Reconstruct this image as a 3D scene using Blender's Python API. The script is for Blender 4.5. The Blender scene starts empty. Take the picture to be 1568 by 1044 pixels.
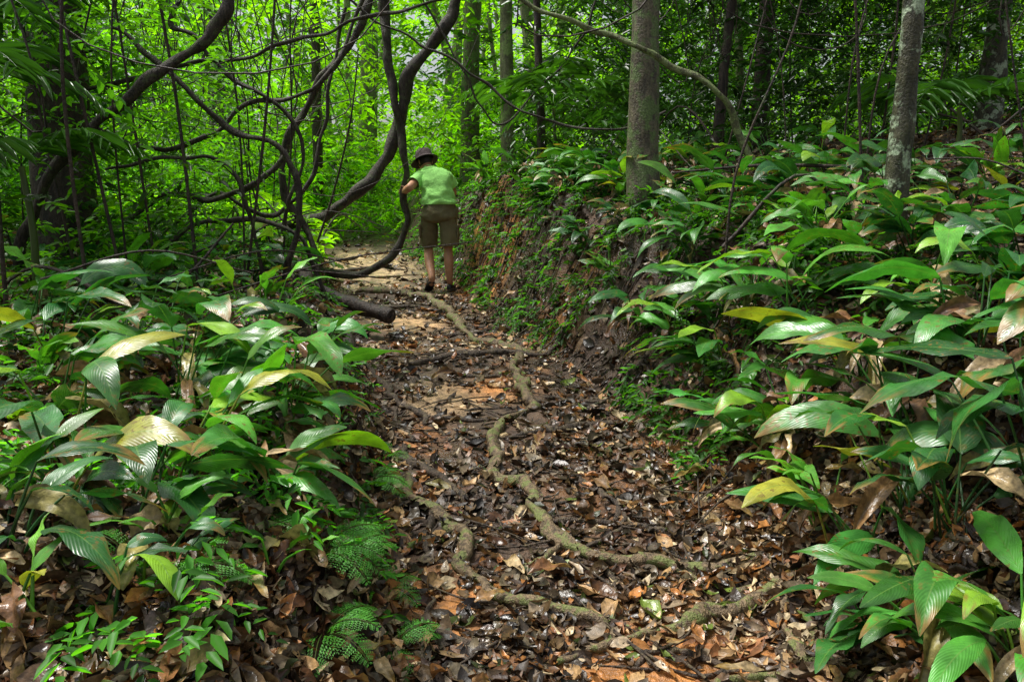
import bpy, math, numpy as np
rng=np.random.default_rng(5)
TAB=rng.random((256,256))
def vn(x,y):
    xi=np.floor(x).astype(int); yi=np.floor(y).astype(int)
    fx=x-xi; fy=y-yi; fx=fx*fx*(3-2*fx); fy=fy*fy*(3-2*fy)
    a=TAB[xi%256,yi%256];b=TAB[(xi+1)%256,yi%256];c=TAB[xi%256,(yi+1)%256];d=TAB[(xi+1)%256,(yi+1)%256]
    return (a*(1-fx)+b*fx)*(1-fy)+(c*(1-fx)+d*fx)*fy-0.5
def ss(t):
    t=np.clip(t,0,1); return t*t*(3-2*t)
def xc(y): return np.interp(y,[0,2.13,3.17,3.93,5.1,5.96,7.17,9.2,13.1,22,40],[.3,.22,.13,.02,-.19,-.4,-.8,-1.2,-2.4,-3.8,-5])
def wl(y): return np.interp(y,[0,2,4,6,9,13,22],[.55,.5,.62,.75,.8,.7,.6])
def wr(y): return np.interp(y,[0,2,4,6,9,13,22],[.6,.6,.75,.7,.6,.6,.6])
def H(x,y):
    x=np.asarray(x,float);y=np.asarray(y,float)
    d=x-xc(y)
    base=.05*np.clip(y,-5,13)+.07*np.clip(y-13,0,60)
    fade=1-ss((y-16)/12)
    hl=np.interp(y,[0,2,4,6,9,13],[.42,.45,.5,.5,.5,.3])
    hr=np.interp(y,[0,2.5,5,9,13],[.5,.6,.95,1.2,.7])
    tr=np.interp(y,[0,3,6,9],[.9,.95,.8,.55])
    L=-d-wl(y); R=d-wr(y)
    z=base+fade*(hl*ss(L/.45)+.06*np.clip(L,0,8)+hr*ss(R/tr)+.11*np.clip(R,0,9))
    off=np.maximum(L,R)
    z=z+.05*ss(off/.3+.3)*vn(x*2.3+7,y*2.3)*2+.035*vn(x*5,y*5+3)+.02*vn(x*13,y*13)+.008*vn(x*31,y*31)
    z=z+ss(off/.25)*(1-ss((off-.9)/.6))*fade*(.18*vn(x*3.7+y*2,y*3.3+11)+.07*vn(x*9,y*8+5))
    return z
def U(a,b,n=None): return rng.uniform(a,b,n)
def nrm(v): return v/np.maximum(np.linalg.norm(v,axis=-1,keepdims=True),1e-9)
scene=bpy.context.scene

# ---------------------------------------------------------------- mesh builder
class MB:
    def __init__(s): s.V=[];s.F=[];s.C=[];s.UV=[];s.M=[];s.n=0
    def add(s,V,F,C,UV=None,m=0):
        V=np.asarray(V,float).reshape(-1,3);F=np.asarray(F,int).reshape(-1,4)
        C=np.asarray(C,float)
        if C.ndim==1: C=np.tile(C,(len(V),1))
        if UV is None: UV=np.zeros((len(V),2))
        s.V.append(V);s.F.append(F+s.n);s.C.append(C[:,:3]);s.UV.append(UV);s.M.append(np.full(len(F),m));s.n+=len(V)
    def build(s,name,mats,smooth=True,parent=None):
        V=np.concatenate(s.V);F=np.concatenate(s.F);C=np.concatenate(s.C);UV=np.concatenate(s.UV);M=np.concatenate(s.M)
        me=bpy.data.meshes.new(name)
        me.vertices.add(len(V));me.vertices.foreach_set('co',V.ravel())
        me.loops.add(F.size);me.loops.foreach_set('vertex_index',F.ravel().astype(np.int32))
        me.polygons.add(len(F));me.polygons.foreach_set('loop_start',np.arange(0,F.size,4,dtype=np.int32))
        me.polygons.foreach_set('material_index',M.astype(np.int32))
        me.polygons.foreach_set('use_smooth',np.full(len(F),smooth))
        ca=me.color_attributes.new('Col','FLOAT_COLOR','POINT')
        ca.data.foreach_set('color',np.concatenate([C,np.ones((len(C),1))],1).ravel())
        uv=me.uv_layers.new(name='UVMap');uv.data.foreach_set('uv',UV[F.ravel()].ravel())
        me.update(calc_edges=True)
        for m in mats: me.materials.append(m)
        o=bpy.data.objects.new(name,me);scene.collection.objects.link(o)
        if parent: o.parent=parent
        return o

# ---------------------------------------------------------------- materials
def newmat(name):
    m=bpy.data.materials.new(name);m.use_nodes=True;nt=m.node_tree;nt.nodes.clear()
    return m,nt,nt.nodes,nt.links
def mth(nt,op,a,b=None,c=None):
    n=nt.nodes.new('ShaderNodeMath');n.operation=op
    for i,x in enumerate((a,b,c)):
        if x is None: continue
        if isinstance(x,(int,float)): n.inputs[i].default_value=x
        else: nt.links.new(x,n.inputs[i])
    return n.outputs[0]
def mixc(nt,f,a,b,t='MIX'):
    n=nt.nodes.new('ShaderNodeMix');n.data_type='RGBA';n.blend_type=t
    for i,x in ((0,f),(6,a),(7,b)):
        if isinstance(x,(int,float)): n.inputs[i].default_value=x
        elif isinstance(x,tuple): n.inputs[i].default_value=(*x,1)
        else: nt.links.new(x,n.inputs[i])
    return n.outputs[2]
def noise(nt,scale,detail=4,vec=None,rough=.55):
    n=nt.nodes.new('ShaderNodeTexNoise');n.inputs['Scale'].default_value=scale;n.inputs['Detail'].default_value=detail;n.inputs['Roughness'].default_value=rough
    if vec is None:
        tc=nt.nodes.new('ShaderNodeTexCoord');vec=tc.outputs['Object']
    nt.links.new(vec,n.inputs['Vector']);return n.outputs['Fac']
def ramp(nt,f,stops):
    n=nt.nodes.new('ShaderNodeValToRGB');el=n.color_ramp.elements
    while len(el)<len(stops): el.new(.5)
    for e,(p,c) in zip(el,stops):
        e.position=p;e.color=(*c,1) if isinstance(c,tuple) else (c,c,c,1)
    nt.links.new(f,n.inputs[0]);return n.outputs[0]
def finish(nt,col,rough,height=None,bstr=.5,bdist=.01,spec=.5,trans=0,tcol=None):
    ns,ls=nt.nodes,nt.links
    p=ns.new('ShaderNodeBsdfPrincipled');out=ns.new('ShaderNodeOutputMaterial')
    if isinstance(col,tuple): p.inputs['Base Color'].default_value=(*col,1)
    else: ls.new(col,p.inputs['Base Color'])
    if isinstance(rough,(int,float)): p.inputs['Roughness'].default_value=rough
    else: ls.new(rough,p.inputs['Roughness'])
    p.inputs['Specular IOR Level'].default_value=spec
    if height is not None:
        b=ns.new('ShaderNodeBump');b.inputs['Strength'].default_value=bstr;b.inputs['Distance'].default_value=bdist
        ls.new(height,b.inputs['Height']);ls.new(b.outputs[0],p.inputs['Normal'])
    if trans:
        t=ns.new('ShaderNodeBsdfTranslucent');ls.new(tcol if tcol is not None else col,t.inputs[0])
        mx=ns.new('ShaderNodeMixShader');mx.inputs[0].default_value=trans
        ls.new(p.outputs[0],mx.inputs[1]);ls.new(t.outputs[0],mx.inputs[2]);ls.new(mx.outputs[0],out.inputs[0])
    else: ls.new(p.outputs[0],out.inputs[0])
def attr(nt):
    a=nt.nodes.new('ShaderNodeAttribute');a.attribute_name='Col';return a.outputs['Color']
def m_ground():
    m,nt,ns,ls=newmat('soil');c=attr(nt)
    n1=noise(nt,9,5);n2=noise(nt,60,4);n3=noise(nt,2.2,2)
    c=mixc(nt,1.0,c,ramp(nt,n1,[(.3,.4),(.7,1.6)]),'MULTIPLY')
    c=mixc(nt,1.0,c,ramp(nt,n2,[(.3,.6),(.7,1.4)]),'MULTIPLY')
    r=ramp(nt,n3,[(.4,.28),(.6,.7)])
    h=mth(nt,'ADD',n1,mth(nt,'MULTIPLY',n2,.4))
    finish(nt,c,r,h,1.0,.04,.5);return m
def m_litter():
    m,nt,ns,ls=newmat('dead_leaf');c=attr(nt)
    n1=noise(nt,55,3)
    c=mixc(nt,1.0,c,ramp(nt,n1,[(.3,.45),(.7,1.5)]),'MULTIPLY')
    finish(nt,c,ramp(nt,noise(nt,3,1),[(.4,.26),(.6,.52)]),n1,.6,.006,.5,.12);return m
def m_blade():
    m,nt,ns,ls=newmat('broad_leaf');c=attr(nt)
    uv=ns.new('ShaderNodeUVMap');sp=ns.new('ShaderNodeSeparateXYZ');ls.new(uv.outputs[0],sp.inputs[0])
    a=mth(nt,'ABSOLUTE',mth(nt,'SUBTRACT',sp.outputs[0],.5));a=mth(nt,'MULTIPLY',a,2)
    ph=mth(nt,'SUBTRACT',mth(nt,'MULTIPLY',sp.outputs[1],110),mth(nt,'MULTIPLY',mth(nt,'POWER',a,1.3),30))
    w=mth(nt,'SINE',ph);w01=mth(nt,'MULTIPLY_ADD',w,.5,.5)
    mid=mth(nt,'LESS_THAN',a,.045)
    n1=noise(nt,12,3);n2=noise(nt,48,3);n3=noise(nt,5,2)
    c2=mixc(nt,1.0,c,ramp(nt,n1,[(.3,.55),(.7,1.4)]),'MULTIPLY')
    c2=mixc(nt,.15,c2,ramp(nt,w01,[(0,.55),(.5,1.1)]),'MULTIPLY')
    c2=mixc(nt,mth(nt,'MULTIPLY',mid,.45),c2,(.16,.30,.06))
    spots=mth(nt,'MULTIPLY',ramp(nt,n2,[(.58,0.0),(.62,1.0)]),ramp(nt,n3,[(.48,0.0),(.58,1.0)]))
    c2=mixc(nt,mth(nt,'MULTIPLY',spots,.8),c2,(.17,.11,.025))
    h=mth(nt,'ADD',mth(nt,'MULTIPLY',w01,.20),mth(nt,'MULTIPLY',n1,1.3))
    h=mth(nt,'SUBTRACT',h,mth(nt,'MULTIPLY',mid,.4))
    finish(nt,c2,ramp(nt,noise(nt,25,2),[(.35,.22),(.65,.46)]),h,.5,.004,.6,.20,mixc(nt,1.0,c2,(1.7,2.1,.5),'MULTIPLY'));return m
def m_fol(name,rough=.35,trans=.4,tc=(2.2,2.3,.7)):
    m,nt,ns,ls=newmat(name);c=attr(nt)
    finish(nt,c,rough,None,spec=.35,trans=trans,tcol=mixc(nt,1.0,c,tc,'MULTIPLY'));return m
def m_bark(name,base,dark,lich,amt,sc=1.0):
    m,nt,ns,ls=newmat(name)
    tc=ns.new('ShaderNodeTexCoord');mp=ns.new('ShaderNodeMapping');mp.inputs['Scale'].default_value=(1,1,.35);ls.new(tc.outputs['Object'],mp.inputs[0])
    n1=noise(nt,22*sc,4,mp.outputs[0],.65);n2=noise(nt,7*sc,4,tc.outputs['Object'],.7);n3=noise(nt,70*sc,2)
    c=mixc(nt,ramp(nt,n1,[(.35,0.0),(.65,1.0)]),dark,base)
    c=mixc(nt,ramp(nt,n2,[(1-amt-.05,0.0),(1-amt+.03,1.0)]),c,lich)
    c=mixc(nt,1.0,c,ramp(nt,n3,[(.3,.65),(.7,1.3)]),'MULTIPLY')
    finish(nt,c,.6,mth(nt,'ADD',n1,mth(nt,'MULTIPLY',n3,.4)),.9,.02,.4);return m
def m_cloth(name,col,sc=14):
    m,nt,ns,ls=newmat(name)
    n=noise(nt,sc,4);n2=noise(nt,300,2)
    finish(nt,mixc(nt,1.0,col,ramp(nt,n,[(.3,.8),(.7,1.05)]),'MULTIPLY'),.85,mth(nt,'ADD',n,mth(nt,'MULTIPLY',n2,.1)),.8,.03,.2);return m
MG=m_ground();ML=m_litter();MBL=m_blade()
MF=m_fol('foliage_bright',.45,.52,(2.2,2.4,.4));MFD=m_fol('foliage_dark',.3,.25,(1.5,1.7,.6));MFE=m_fol('fern_leaf',.45,.3)
MT1=m_bark('bark_pale',(.17,.145,.09),(.05,.042,.028),(.11,.16,.05),.47)
MT2=m_bark('bark_lichen',(.08,.075,.04),(.022,.022,.014),(.34,.42,.28),.43,1.0)
MT3=m_bark('bark_dark',(.07,.045,.032),(.015,.011,.009),(.06,.07,.03),.38)
MT4=m_bark('bark_far',(.20,.20,.11),(.08,.08,.04),(.20,.27,.09),.45,.6)
MLI=m_bark('liana_bark',(.075,.055,.04),(.014,.011,.009),(.07,.08,.035),.42,2)
MLG=m_bark('liana_bark_mossy',(.16,.17,.07),(.06,.055,.03),(.20,.25,.09),.5,2)
MR=m_bark('root_bark',(.27,.19,.105),(.06,.04,.025),(.16,.18,.055),.46,2.0)
MRD=m_bark('root_bark_dark',(.11,.075,.05),(.022,.016,.012),(.13,.10,.055),.42,2.4)

# ---------------------------------------------------------------- primitives
def cat(P,k=6):
    P=np.asarray(P,float)
    if len(P)<3:
        t=np.linspace(0,1,k+1)[:,None];return P[0]*(1-t)+P[-1]*t
    Q=np.vstack([2*P[0]-P[1],P,2*P[-1]-P[-2]]);o=[]
    for i in range(1,len(Q)-2):
        t=np.linspace(0,1,k,endpoint=False)[:,None];a,b,c,d=Q[i-1],Q[i],Q[i+1],Q[i+2]
        o.append(.5*((2*b)+(-a+c)*t+(2*a-5*b+4*c-d)*t*t+(-a+3*b-3*c+d)*t**3))
    o.append(Q[-2][None]);return np.vstack(o)
def tube(mb,P,r,sides=8,k=6,bump=.1,col=(1,1,1),m=0,twist=0,flut=0,raw=False):
    C=np.asarray(P,float) if raw else cat(P,k);n=len(C)
    r=np.atleast_1d(np.asarray(r,float));R=np.interp(np.linspace(0,1,n),np.linspace(0,1,len(r)),r)
    T=nrm(np.gradient(C,axis=0));ref=np.array([0,0,1.]) if abs(T[0,2])<.8 else np.array([1.,0,0])
    N=np.zeros_like(T);a=np.cross(T[0],ref);N[0]=a/np.linalg.norm(a)
    for i in range(1,n):
        a=N[i-1]-T[i]*np.dot(N[i-1],T[i]);N[i]=a/np.linalg.norm(a)
    B=np.cross(T,N);th=np.linspace(0,2*np.pi,sides,endpoint=False)
    ln=np.concatenate([[0],np.cumsum(np.linalg.norm(np.diff(C,axis=0),axis=1))])
    s0=U(0,100)
    RR=R[:,None]*(1+bump*2*vn(ln[:,None]*3/max(R.max()*6,.05)+s0,th[None]*1.2+s0)+flut*np.cos(2*th[None]+twist*ln[:,None]))
    V=C[:,None]+RR[...,None]*(np.cos(th)[None,:,None]*N[:,None]+np.sin(th)[None,:,None]*B[:,None])
    i=np.arange(n*sides).reshape(n,sides);j=np.roll(i,-1,1)
    F=np.stack([i[:-1],j[:-1],j[1:],i[1:]],-1)
    UV=np.stack(np.broadcast_arrays(th[None]/6.283,ln[:,None]),-1).reshape(-1,2)
    mb.add(V,F,col,UV,m)
def blade(mb,base,az,e0,e1,L,W,col,nt_=10,ns_=6,fold=.25,roll=0,m=0,wav=.05,tipb=0,pk=.85):
    t=np.linspace(0,1,nt_+1);e=e0+(e1-e0)*t**1.2
    azz=az+U(-.35,.35)*t
    d=np.stack([np.cos(e)*np.cos(azz),np.cos(e)*np.sin(azz),np.sin(e)],-1)
    C=base+np.vstack([[0,0,0],np.cumsum((d[:-1]+d[1:])/2*L/nt_,axis=0)])
    side=np.array([-math.sin(az),math.cos(az),0.]);N=np.cross(d,side)
    N=-N if N[0,2]<0 else N
    S=np.tile(side,(nt_+1,1))*math.cos(roll)+N*math.sin(roll);N2=np.cross(d,S)
    if np.dot(N2[0],N[0])<0:N2=-N2
    s=np.linspace(-1,1,ns_+1);w=W*np.sin(np.pi*np.clip(t,0,1)**pk)**.75*(1-.25*t);w[0]=.003;w[-1]=.0015
    ph=U(0,6)
    up=fold*np.abs(s)[None]*w[:,None]+wav*w[:,None]*np.sin(t[:,None]*U(9,15)+ph+2*np.sign(s)[None])*np.abs(s)[None]**2*2-.25*w[:,None]*s[None]**2
    V=C[:,None]+S[:,None]*(s[None]*w[:,None])[...,None]+N2[:,None]*up[...,None]
    i=np.arange((nt_+1)*(ns_+1)).reshape(nt_+1,ns_+1)
    F=np.stack([i[:-1,:-1],i[:-1,1:],i[1:,1:],i[1:,:-1]],-1)
    UV=np.stack(np.broadcast_arrays((s[None]+1)/2,t[:,None]),-1).reshape(-1,2)
    cc=np.tile(np.asarray(col,float),(len(UV),1))
    if tipb>0:
        q=ss((UV[:,1]+.35*np.abs(UV[:,0]-.5)+.1*rng.normal(0,1,len(UV))-(1-tipb))/.12)[:,None];cc=cc*(1-q)+np.array([.26,.16,.04])*q
    mb.add(V,F,cc,UV,m);return C
HX=np.array([[0,0,0],[.32,.5,.10],[.72,.36,.04],[1,0,-.10],[.72,-.36,.04],[.32,-.5,.10]])
HF=np.array([[0,3,2,1],[0,5,4,3]])
def leaves(mb,P,D,N,L,W,C,m=0):
    D=nrm(D);S=nrm(np.cross(N,D));N=np.cross(D,S)
    L=np.broadcast_to(L,(len(P),));W=np.broadcast_to(W,(len(P),))
    V=P[:,None]+HX[None,:,0,None]*(D*L[:,None])[:,None]+HX[None,:,1,None]*(S*W[:,None])[:,None]+HX[None,:,2,None]*(N*L[:,None])[:,None]
    F=HF[None]+6*np.arange(len(P))[:,None,None]
    mb.add(V.reshape(-1,3),F.reshape(-1,4),np.repeat(C,6,0),None,m)
def sprays(mb,Cn,col,n=12,TL=.5,LL=.12,ratio=.42,m=0,jit=.25,elev=(-.05,.35),droop=.4):
    k=len(Cn);az=U(0,2*np.pi,k);el=rng.normal(elev[0],elev[1],k)
    D=np.stack([np.cos(el)*np.cos(az),np.cos(el)*np.sin(az),np.sin(el)],-1)
    Sd=np.stack([-np.sin(az),np.cos(az),np.zeros(k)],-1);TLs=TL*U(.6,1.4,k);LS=LL*U(.7,1.35,k)
    for j in range(n):
        f=(j+1)/n;P=Cn+D*(TLs*f)[:,None];P=P.copy();P[:,2]-=droop*TLs*f*f
        sg=1 if j%2 else -1
        d=D*.6+Sd*sg*.8+rng.normal(0,.22,(k,3));d[:,2]-=.25
        if j==n-1: d=D+rng.normal(0,.1,(k,3))
        N=np.array([0,0,1.])+rng.normal(0,.35,(k,3))
        c=col*(1+rng.normal(0,jit,(k,1)))
        l=LS*(1-.35*abs(f-.5))*U(.8,1.2,k)
        leaves(mb,P,d,N,l,l*ratio,np.clip(c,.002,1),m)

# ---------------------------------------------------------------- ground sheet
def spread(a,b,st,far):
    c=np.arange(a,b,st);g=[];s=st;x=b
    while x<far: g.append(x);s*=1.16;x+=s
    h=[];s=st;x=a-st
    while x>-far: h.append(x);s*=1.16;x-=s
    return np.array(h[::-1]+list(c)+g+[far+1])
xs=spread(-4,5,.035,600);ys=spread(1.2,11.5,.035,600)
X,Y=np.meshgrid(xs,ys);Z=H(X,Y)
d=X-xc(Y);onp=1-ss((np.maximum(-d-wl(Y),d-wr(Y))+.15)/.35)
mud=np.array([.062,.038,.023]);bank=np.array([.05,.027,.013]);clay=np.array([.48,.20,.055]);sand=np.array([.50,.35,.19])
Cg=bank[None,None]*(1-onp[...,None])+mud*onp[...,None]
for (x,y,r,c,a) in [(-.97,7.4,.36,sand*.7+clay*.3,1.3),(-.5,8.6,.15,clay,.5),(-.35,5.0,.28,sand*.8+clay*.1,1.2),(-.1,5.2,.2,clay,.9),(-.02,5.6,.2,clay,.6),(-2.5,12.3,.7,sand,1.3),(-2.1,11.4,.6,sand,1.3),(-1.8,10.4,.5,sand,1.1),(-1.7,9.5,.3,sand,.7),(-.25,2.55,.2,clay,1.2),(.38,2.15,.28,clay,1.2),(.62,2.2,.18,clay,.9),(-.33,9.2,.35,clay*.9,1.1),(-.1,8.2,.28,clay*.8,.9),(.75,4.2,.25,clay*.6,.8),(.3,4.0,.3,clay*.5,.6),(1.0,3.4,.3,clay*.5,.7),(.4,6.4,.3,clay*.6,.7),(-.55,4.3,.2,clay*.6,.6),(.45,3.4,.3,clay*.4,.7),(-.7,6.3,.35,sand*.5,.7)]:
    q=np.exp(-(((X-x)/r)**2+((Y-y)/(r*1.2))**2))*a*(1+1.6*vn(X*9,Y*9)+1.2*vn(X*24,Y*24))
    q=np.clip(q,0,1)[...,None];Cg=Cg*(1-q)+c*q
gi=np.arange(X.size).reshape(X.shape)
g=MB();g.add(np.stack([X,Y,Z],-1),np.stack([gi[:-1,:-1],gi[:-1,1:],gi[1:,1:],gi[1:,:-1]],-1),Cg.reshape(-1,3));g.build('ground',[MG])

# ---------------------------------------------------------------- leaf litter
QF=np.arange(15).reshape(5,3);QF=np.stack([QF[:-1,:-1],QF[:-1,1:],QF[1:,1:],QF[1:,:-1]],-1).reshape(-1,4)
def gp(x,y,a,b,r,s): return np.exp(-(((x-a)/r)**2+((y-b)/s)**2))
def litter(lit,n,y0,y1,smin,smax,pathonly=False):
    y=y0*(y1/y0)**rng.random(n)
    x=U(-1,1,n)*(.72*y+.6)
    if pathonly: x=xc(y)+U(-1.0,1.3,n)
    dd=x-xc(y);off=np.maximum(-dd-wl(y),dd-wr(y));inpath=off<0
    clayp=gp(x,y,-.97,7.4,.3,.4)+gp(x,y,-.35,5,.25,.28)+gp(x,y,.45,2.15,.28,.2)+gp(x,y,-.25,2.55,.17,.2)+gp(x,y,-2.5,12.3,.7,.8)+gp(x,y,-2,11,.5,.8)+gp(x,y,-1.7,10,.35,.6)
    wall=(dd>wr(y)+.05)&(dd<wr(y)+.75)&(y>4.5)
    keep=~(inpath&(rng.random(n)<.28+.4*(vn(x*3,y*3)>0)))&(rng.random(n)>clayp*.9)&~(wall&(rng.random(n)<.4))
    x=x[keep];y=y[keep];off=off[keep];inpath=inpath[keep];wall=wall[keep];n=len(x)
    e=.02;z=H(x,y);nx=(H(x+e,y)-z)/e;ny=(H(x,y+e)-z)/e
    N=nrm(np.stack([-nx,-ny,np.ones(n)],-1));tilt=np.where(inpath,.25,.5)[:,None]
    N=nrm(N+rng.normal(0,1,(n,3))*tilt)
    az=U(0,6.283,n);D=np.stack([np.cos(az),np.sin(az),np.zeros(n)],-1);D=nrm(D-N*np.sum(D*N,1,keepdims=True));S=np.cross(N,D)
    L=U(smin,smax,n)*(1+.05*y)*rng.choice([.5,.75,1,1.35],n);W=L*U(.3,.6,n)
    gx=np.array([0,.25,.55,.82,1.]);gw=np.array([.06,.75,1.,.6,.04]);gs=np.array([-1,0,1.])
    curl=U(-.4,1.2,n);cup=U(-.4,1.1,n)
    ga,gb=np.meshgrid(gx,gs,indexing='ij');gw2=gw[:,None]*gs[None]
    a=(ga-.5).ravel();b=gw2.ravel()
    up=curl[:,None]*(a**2)[None]*L[:,None]+cup[:,None]*np.abs(b)[None]*W[:,None]*.5+rng.normal(0,.06,(n,15))*L[:,None]
    P=np.stack([x,y,z+U(.002,.018,n)+np.where(inpath,0,.012)],-1)
    V=P[:,None]+(D*L[:,None])[:,None]*a[None,:,None]+(S*W[:,None]*.5)[:,None]*b[None,:,None]+N[:,None]*up[...,None]
    F=QF[None]+15*np.arange(n)[:,None,None]
    pal=np.array([[.44,.27,.12],[.38,.16,.045],[.11,.065,.035],[.19,.14,.09],[.66,.51,.30],[.16,.22,.04],[.26,.11,.045],[.05,.032,.022],[.36,.27,.17]])
    pp=np.array([.17,.13,.17,.12,.11,.04,.11,.09,.06]);C=pal[rng.choice(9,n,p=pp)]*U(.5,1.25,(n,1))
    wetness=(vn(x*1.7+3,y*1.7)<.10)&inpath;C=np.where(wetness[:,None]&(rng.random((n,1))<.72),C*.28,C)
    C=np.where(wall[:,None],C*.42,C);C=np.where((off>.1)[:,None]&(rng.random((n,1))<.5),C*.42,C)  # off-path litter darkened at random, painting the plants' shade into its colour
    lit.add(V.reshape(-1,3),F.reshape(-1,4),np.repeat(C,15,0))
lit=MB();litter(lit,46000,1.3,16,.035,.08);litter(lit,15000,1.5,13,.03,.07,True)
for i in range(760):
    y=1.5*(9/1.5)**rng.random();x=U(-1,1)*(.7*y+.5);dd=x-float(xc(y));off=max(-dd-float(wl(y)),dd-float(wr(y)))
    if off<.05 and rng.random()<.85: continue
    c=np.array([[.36,.20,.08],[.20,.10,.045],[.55,.40,.21],[.30,.25,.08],[.26,.12,.05]][rng.integers(5)])*U(.45,1.15)
    s=.75 if y<2.6 else 1
    blade(lit,np.array([x,y,float(H(x,y))+U(.02,.06)]),U(0,6.28),U(-.1,.5),U(-1.1,.0),U(.10,.22)*s,U(.014,.034)*s,c,nt_=8,ns_=6,fold=U(.2,1.3),roll=rng.normal(0,.35),wav=.35,tipb=.3)
lit.build('leaf_litter',[ML])

# ---------------------------------------------------------------- roots
roots=[
([(.0,6.5),(.06,6.13),(.03,5.58),(.10,4.95),(.11,4.70),(-.07,4.42),(-.09,4.04),(-.06,3.65),(.08,3.58),(.13,3.18),(.21,2.96),(.34,2.88),(.54,2.83),(.74,2.77),(.9,2.78)],[.030,.038,.032,.030,.029,.026,.022],0),
([(-1.8,9.2),(-1.66,9.0),(-1.22,9.0),(-.83,8.46),(-.52,7.42),(-.36,6.71),(-.08,6.47),(.11,6.26),(.3,6.2)],[.040,.036,.030,.018],0),
([(-.62,3.9),(-.49,3.62),(-.41,3.30),(-.26,3.13),(-.20,2.87),(-.20,2.74),(-.10,2.63),(.04,2.54),(.19,2.47),(.3,2.44)],[.018,.026,.026,.028,.018],0),
([(.1,2.24),(.24,2.27),(.41,2.37),(.60,2.43),(.79,2.52),(.92,2.56),(1.05,2.56),(1.3,2.6)],[.010,.022,.028,.026],0),
([(-.67,4.04),(-.46,3.76),(-.20,3.38)],[.022,.024,.016],1),
([(-1.70,7.5),(-1.08,5.77),(-.66,4.78),(-.34,4.25)],[.020,.020,.012],1),
([(-.05,4.18),(.2,4.3),(.47,4.42),(.7,4.5)],[.014,.022,.012],1),
([(-.91,5.6),(-.52,6.0),(-.12,6.15),(.24,6.1),(.5,6.2)],[.018,.028,.022,.014],1),
([(1.05,2.56),(.92,2.45),(.84,2.35),(.81,2.25),(.83,2.1)],[.018,.016,.012],1),
([(.95,2.5),(.89,2.4),(.87,2.28),(.89,2.17),(.96,2.08),(1.0,1.9)],[.022,.022,.020],0),
([(-.35,2.32),(-.17,2.32),(-.02,2.3),(.08,2.28)],[.012,.016,.008],1),
([(.0,2.72),(.12,2.84),(.23,2.96)],[.007,.014,.018],0),
([(-.45,3.5),(-.41,3.42),(-.35,3.15),(-.34,2.93),(-.35,2.78)],[.016,.016,.010],1),
([(.35,2.9),(.37,2.72),(.32,2.52),(.36,2.4)],[.012,.012,.007],1),
([(-2.9,11.2),(-2.4,10.8),(-1.9,11.2),(-1.4,11.0)],[.015,.030,.012],1),([(-3.0,12.4),(-2.6,12.0),(-2.3,12.5)],[.015,.032,.01],1),
([(-2.5,10.1),(-2.2,10.5),(-1.8,10.2),(-1.2,10.6)],[.012,.030,.01],0),([(-2.3,9.6),(-1.9,9.9),(-1.5,9.6)],[.012,.022,.01],0),
([(-1.9,8.2),(-1.5,8.0),(-1.0,8.1),(-.6,7.9)],[.022,.024,.01],1),([(-.35,5.5),(-.1,5.5),(.05,5.6)],[.014,.018,.01],1),
([(.3,3.7),(.45,3.4),(.42,3.1)],[.012,.014,.008],1),([(.9,3.4),(.8,3.1),(.85,2.9),(.7,2.75)],[.018,.016,.010],1),
([(.5,3.3),(.42,3.05),(.30,2.95)],[.008,.014,.012],1),([(-.15,2.75),(.0,2.68),(.1,2.5),(.15,2.3)],[.008,.012,.007],1),
([(.95,4.9),(.5,4.85),(.2,5.0)],[.02,.014,.008],1),([(-1.0,7.0),(-.6,6.8),(-.2,6.9)],[.016,.018,.01],1),
([(.35,2.2),(.5,2.3),(.62,2.2),(.7,2.05)],[.008,.012,.008],1),
([(-.6,3.35),(-.3,3.45),(.0,3.35),(.13,3.2)],[.010,.014,.012],1),([(.13,3.18),(.4,3.2),(.65,3.05),(1.0,3.1)],[.014,.014,.018],1),
([(.6,2.83),(.75,2.65),(.9,2.6)],[.012,.012,.016],0),([(.5,2.0),(.62,2.12),(.8,2.15),(1.0,2.3)],[.010,.016,.020],0),
([(-.5,4.6),(-.2,4.55),(.08,4.68)],[.012,.014,.012],1),([(-.8,4.9),(-.6,4.3),(-.52,3.9),(-.45,3.3)],[.014,.018,.012],1)]
def rootmesh(mb,pts,r,emb=.5):
    Q=cat([(x,y,0) for x,y in pts],14)
    Q[:,0]+=.035*vn(Q[:,1]*9,Q[:,0]*9)*2+.012*vn(Q[:,1]*26,Q[:,0]*26)*2;Q[:,1]+=.03*vn(Q[:,0]*9+9,Q[:,1]*9)*2
    rr=np.interp(np.linspace(0,1,len(Q)),np.linspace(0,1,len(r)),r)*(1+.7*vn(np.arange(len(Q))*.10,np.full(len(Q),r[0]*99)))
    zz=H(Q[:,0],Q[:,1]);ker=np.ones(9)/9;zp=np.pad(zz,4,mode='edge');zz=np.maximum(np.convolve(zp,ker,'valid'),zz-.01)
    Q[:,2]=zz+rr*emb+.006*vn(np.arange(len(Q))*.2,rr*0+r[0]*500)*2;Q[0,2]-=rr[0]*2.5;Q[-1,2]-=rr[-1]*2.5
    tube(mb,Q,rr,10,bump=.38,raw=True,flut=.12,twist=7)
for pts,r,k in roots:
    mb=MB();rootmesh(mb,pts,r,.55);mb.build('exposed_root',[MR if k==0 else MRD])
mb=MB()
for i in range(46):
    y=U(1.9,9);x=float(xc(y))+U(-.8,.8);a=U(0,6.28);P=[(x,y)]
    for j in range(rng.integers(2,5)):
        a+=rng.normal(0,.5);x+=U(.1,.25)*math.cos(a);y+=U(.1,.25)*math.sin(a);P.append((x,y))
    r=U(.005,.012);rootmesh(mb,P,[r,r*.9,r*.5],.4)
mb.build('fine_surface_roots',[MRD])
mb=MB()
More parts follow.
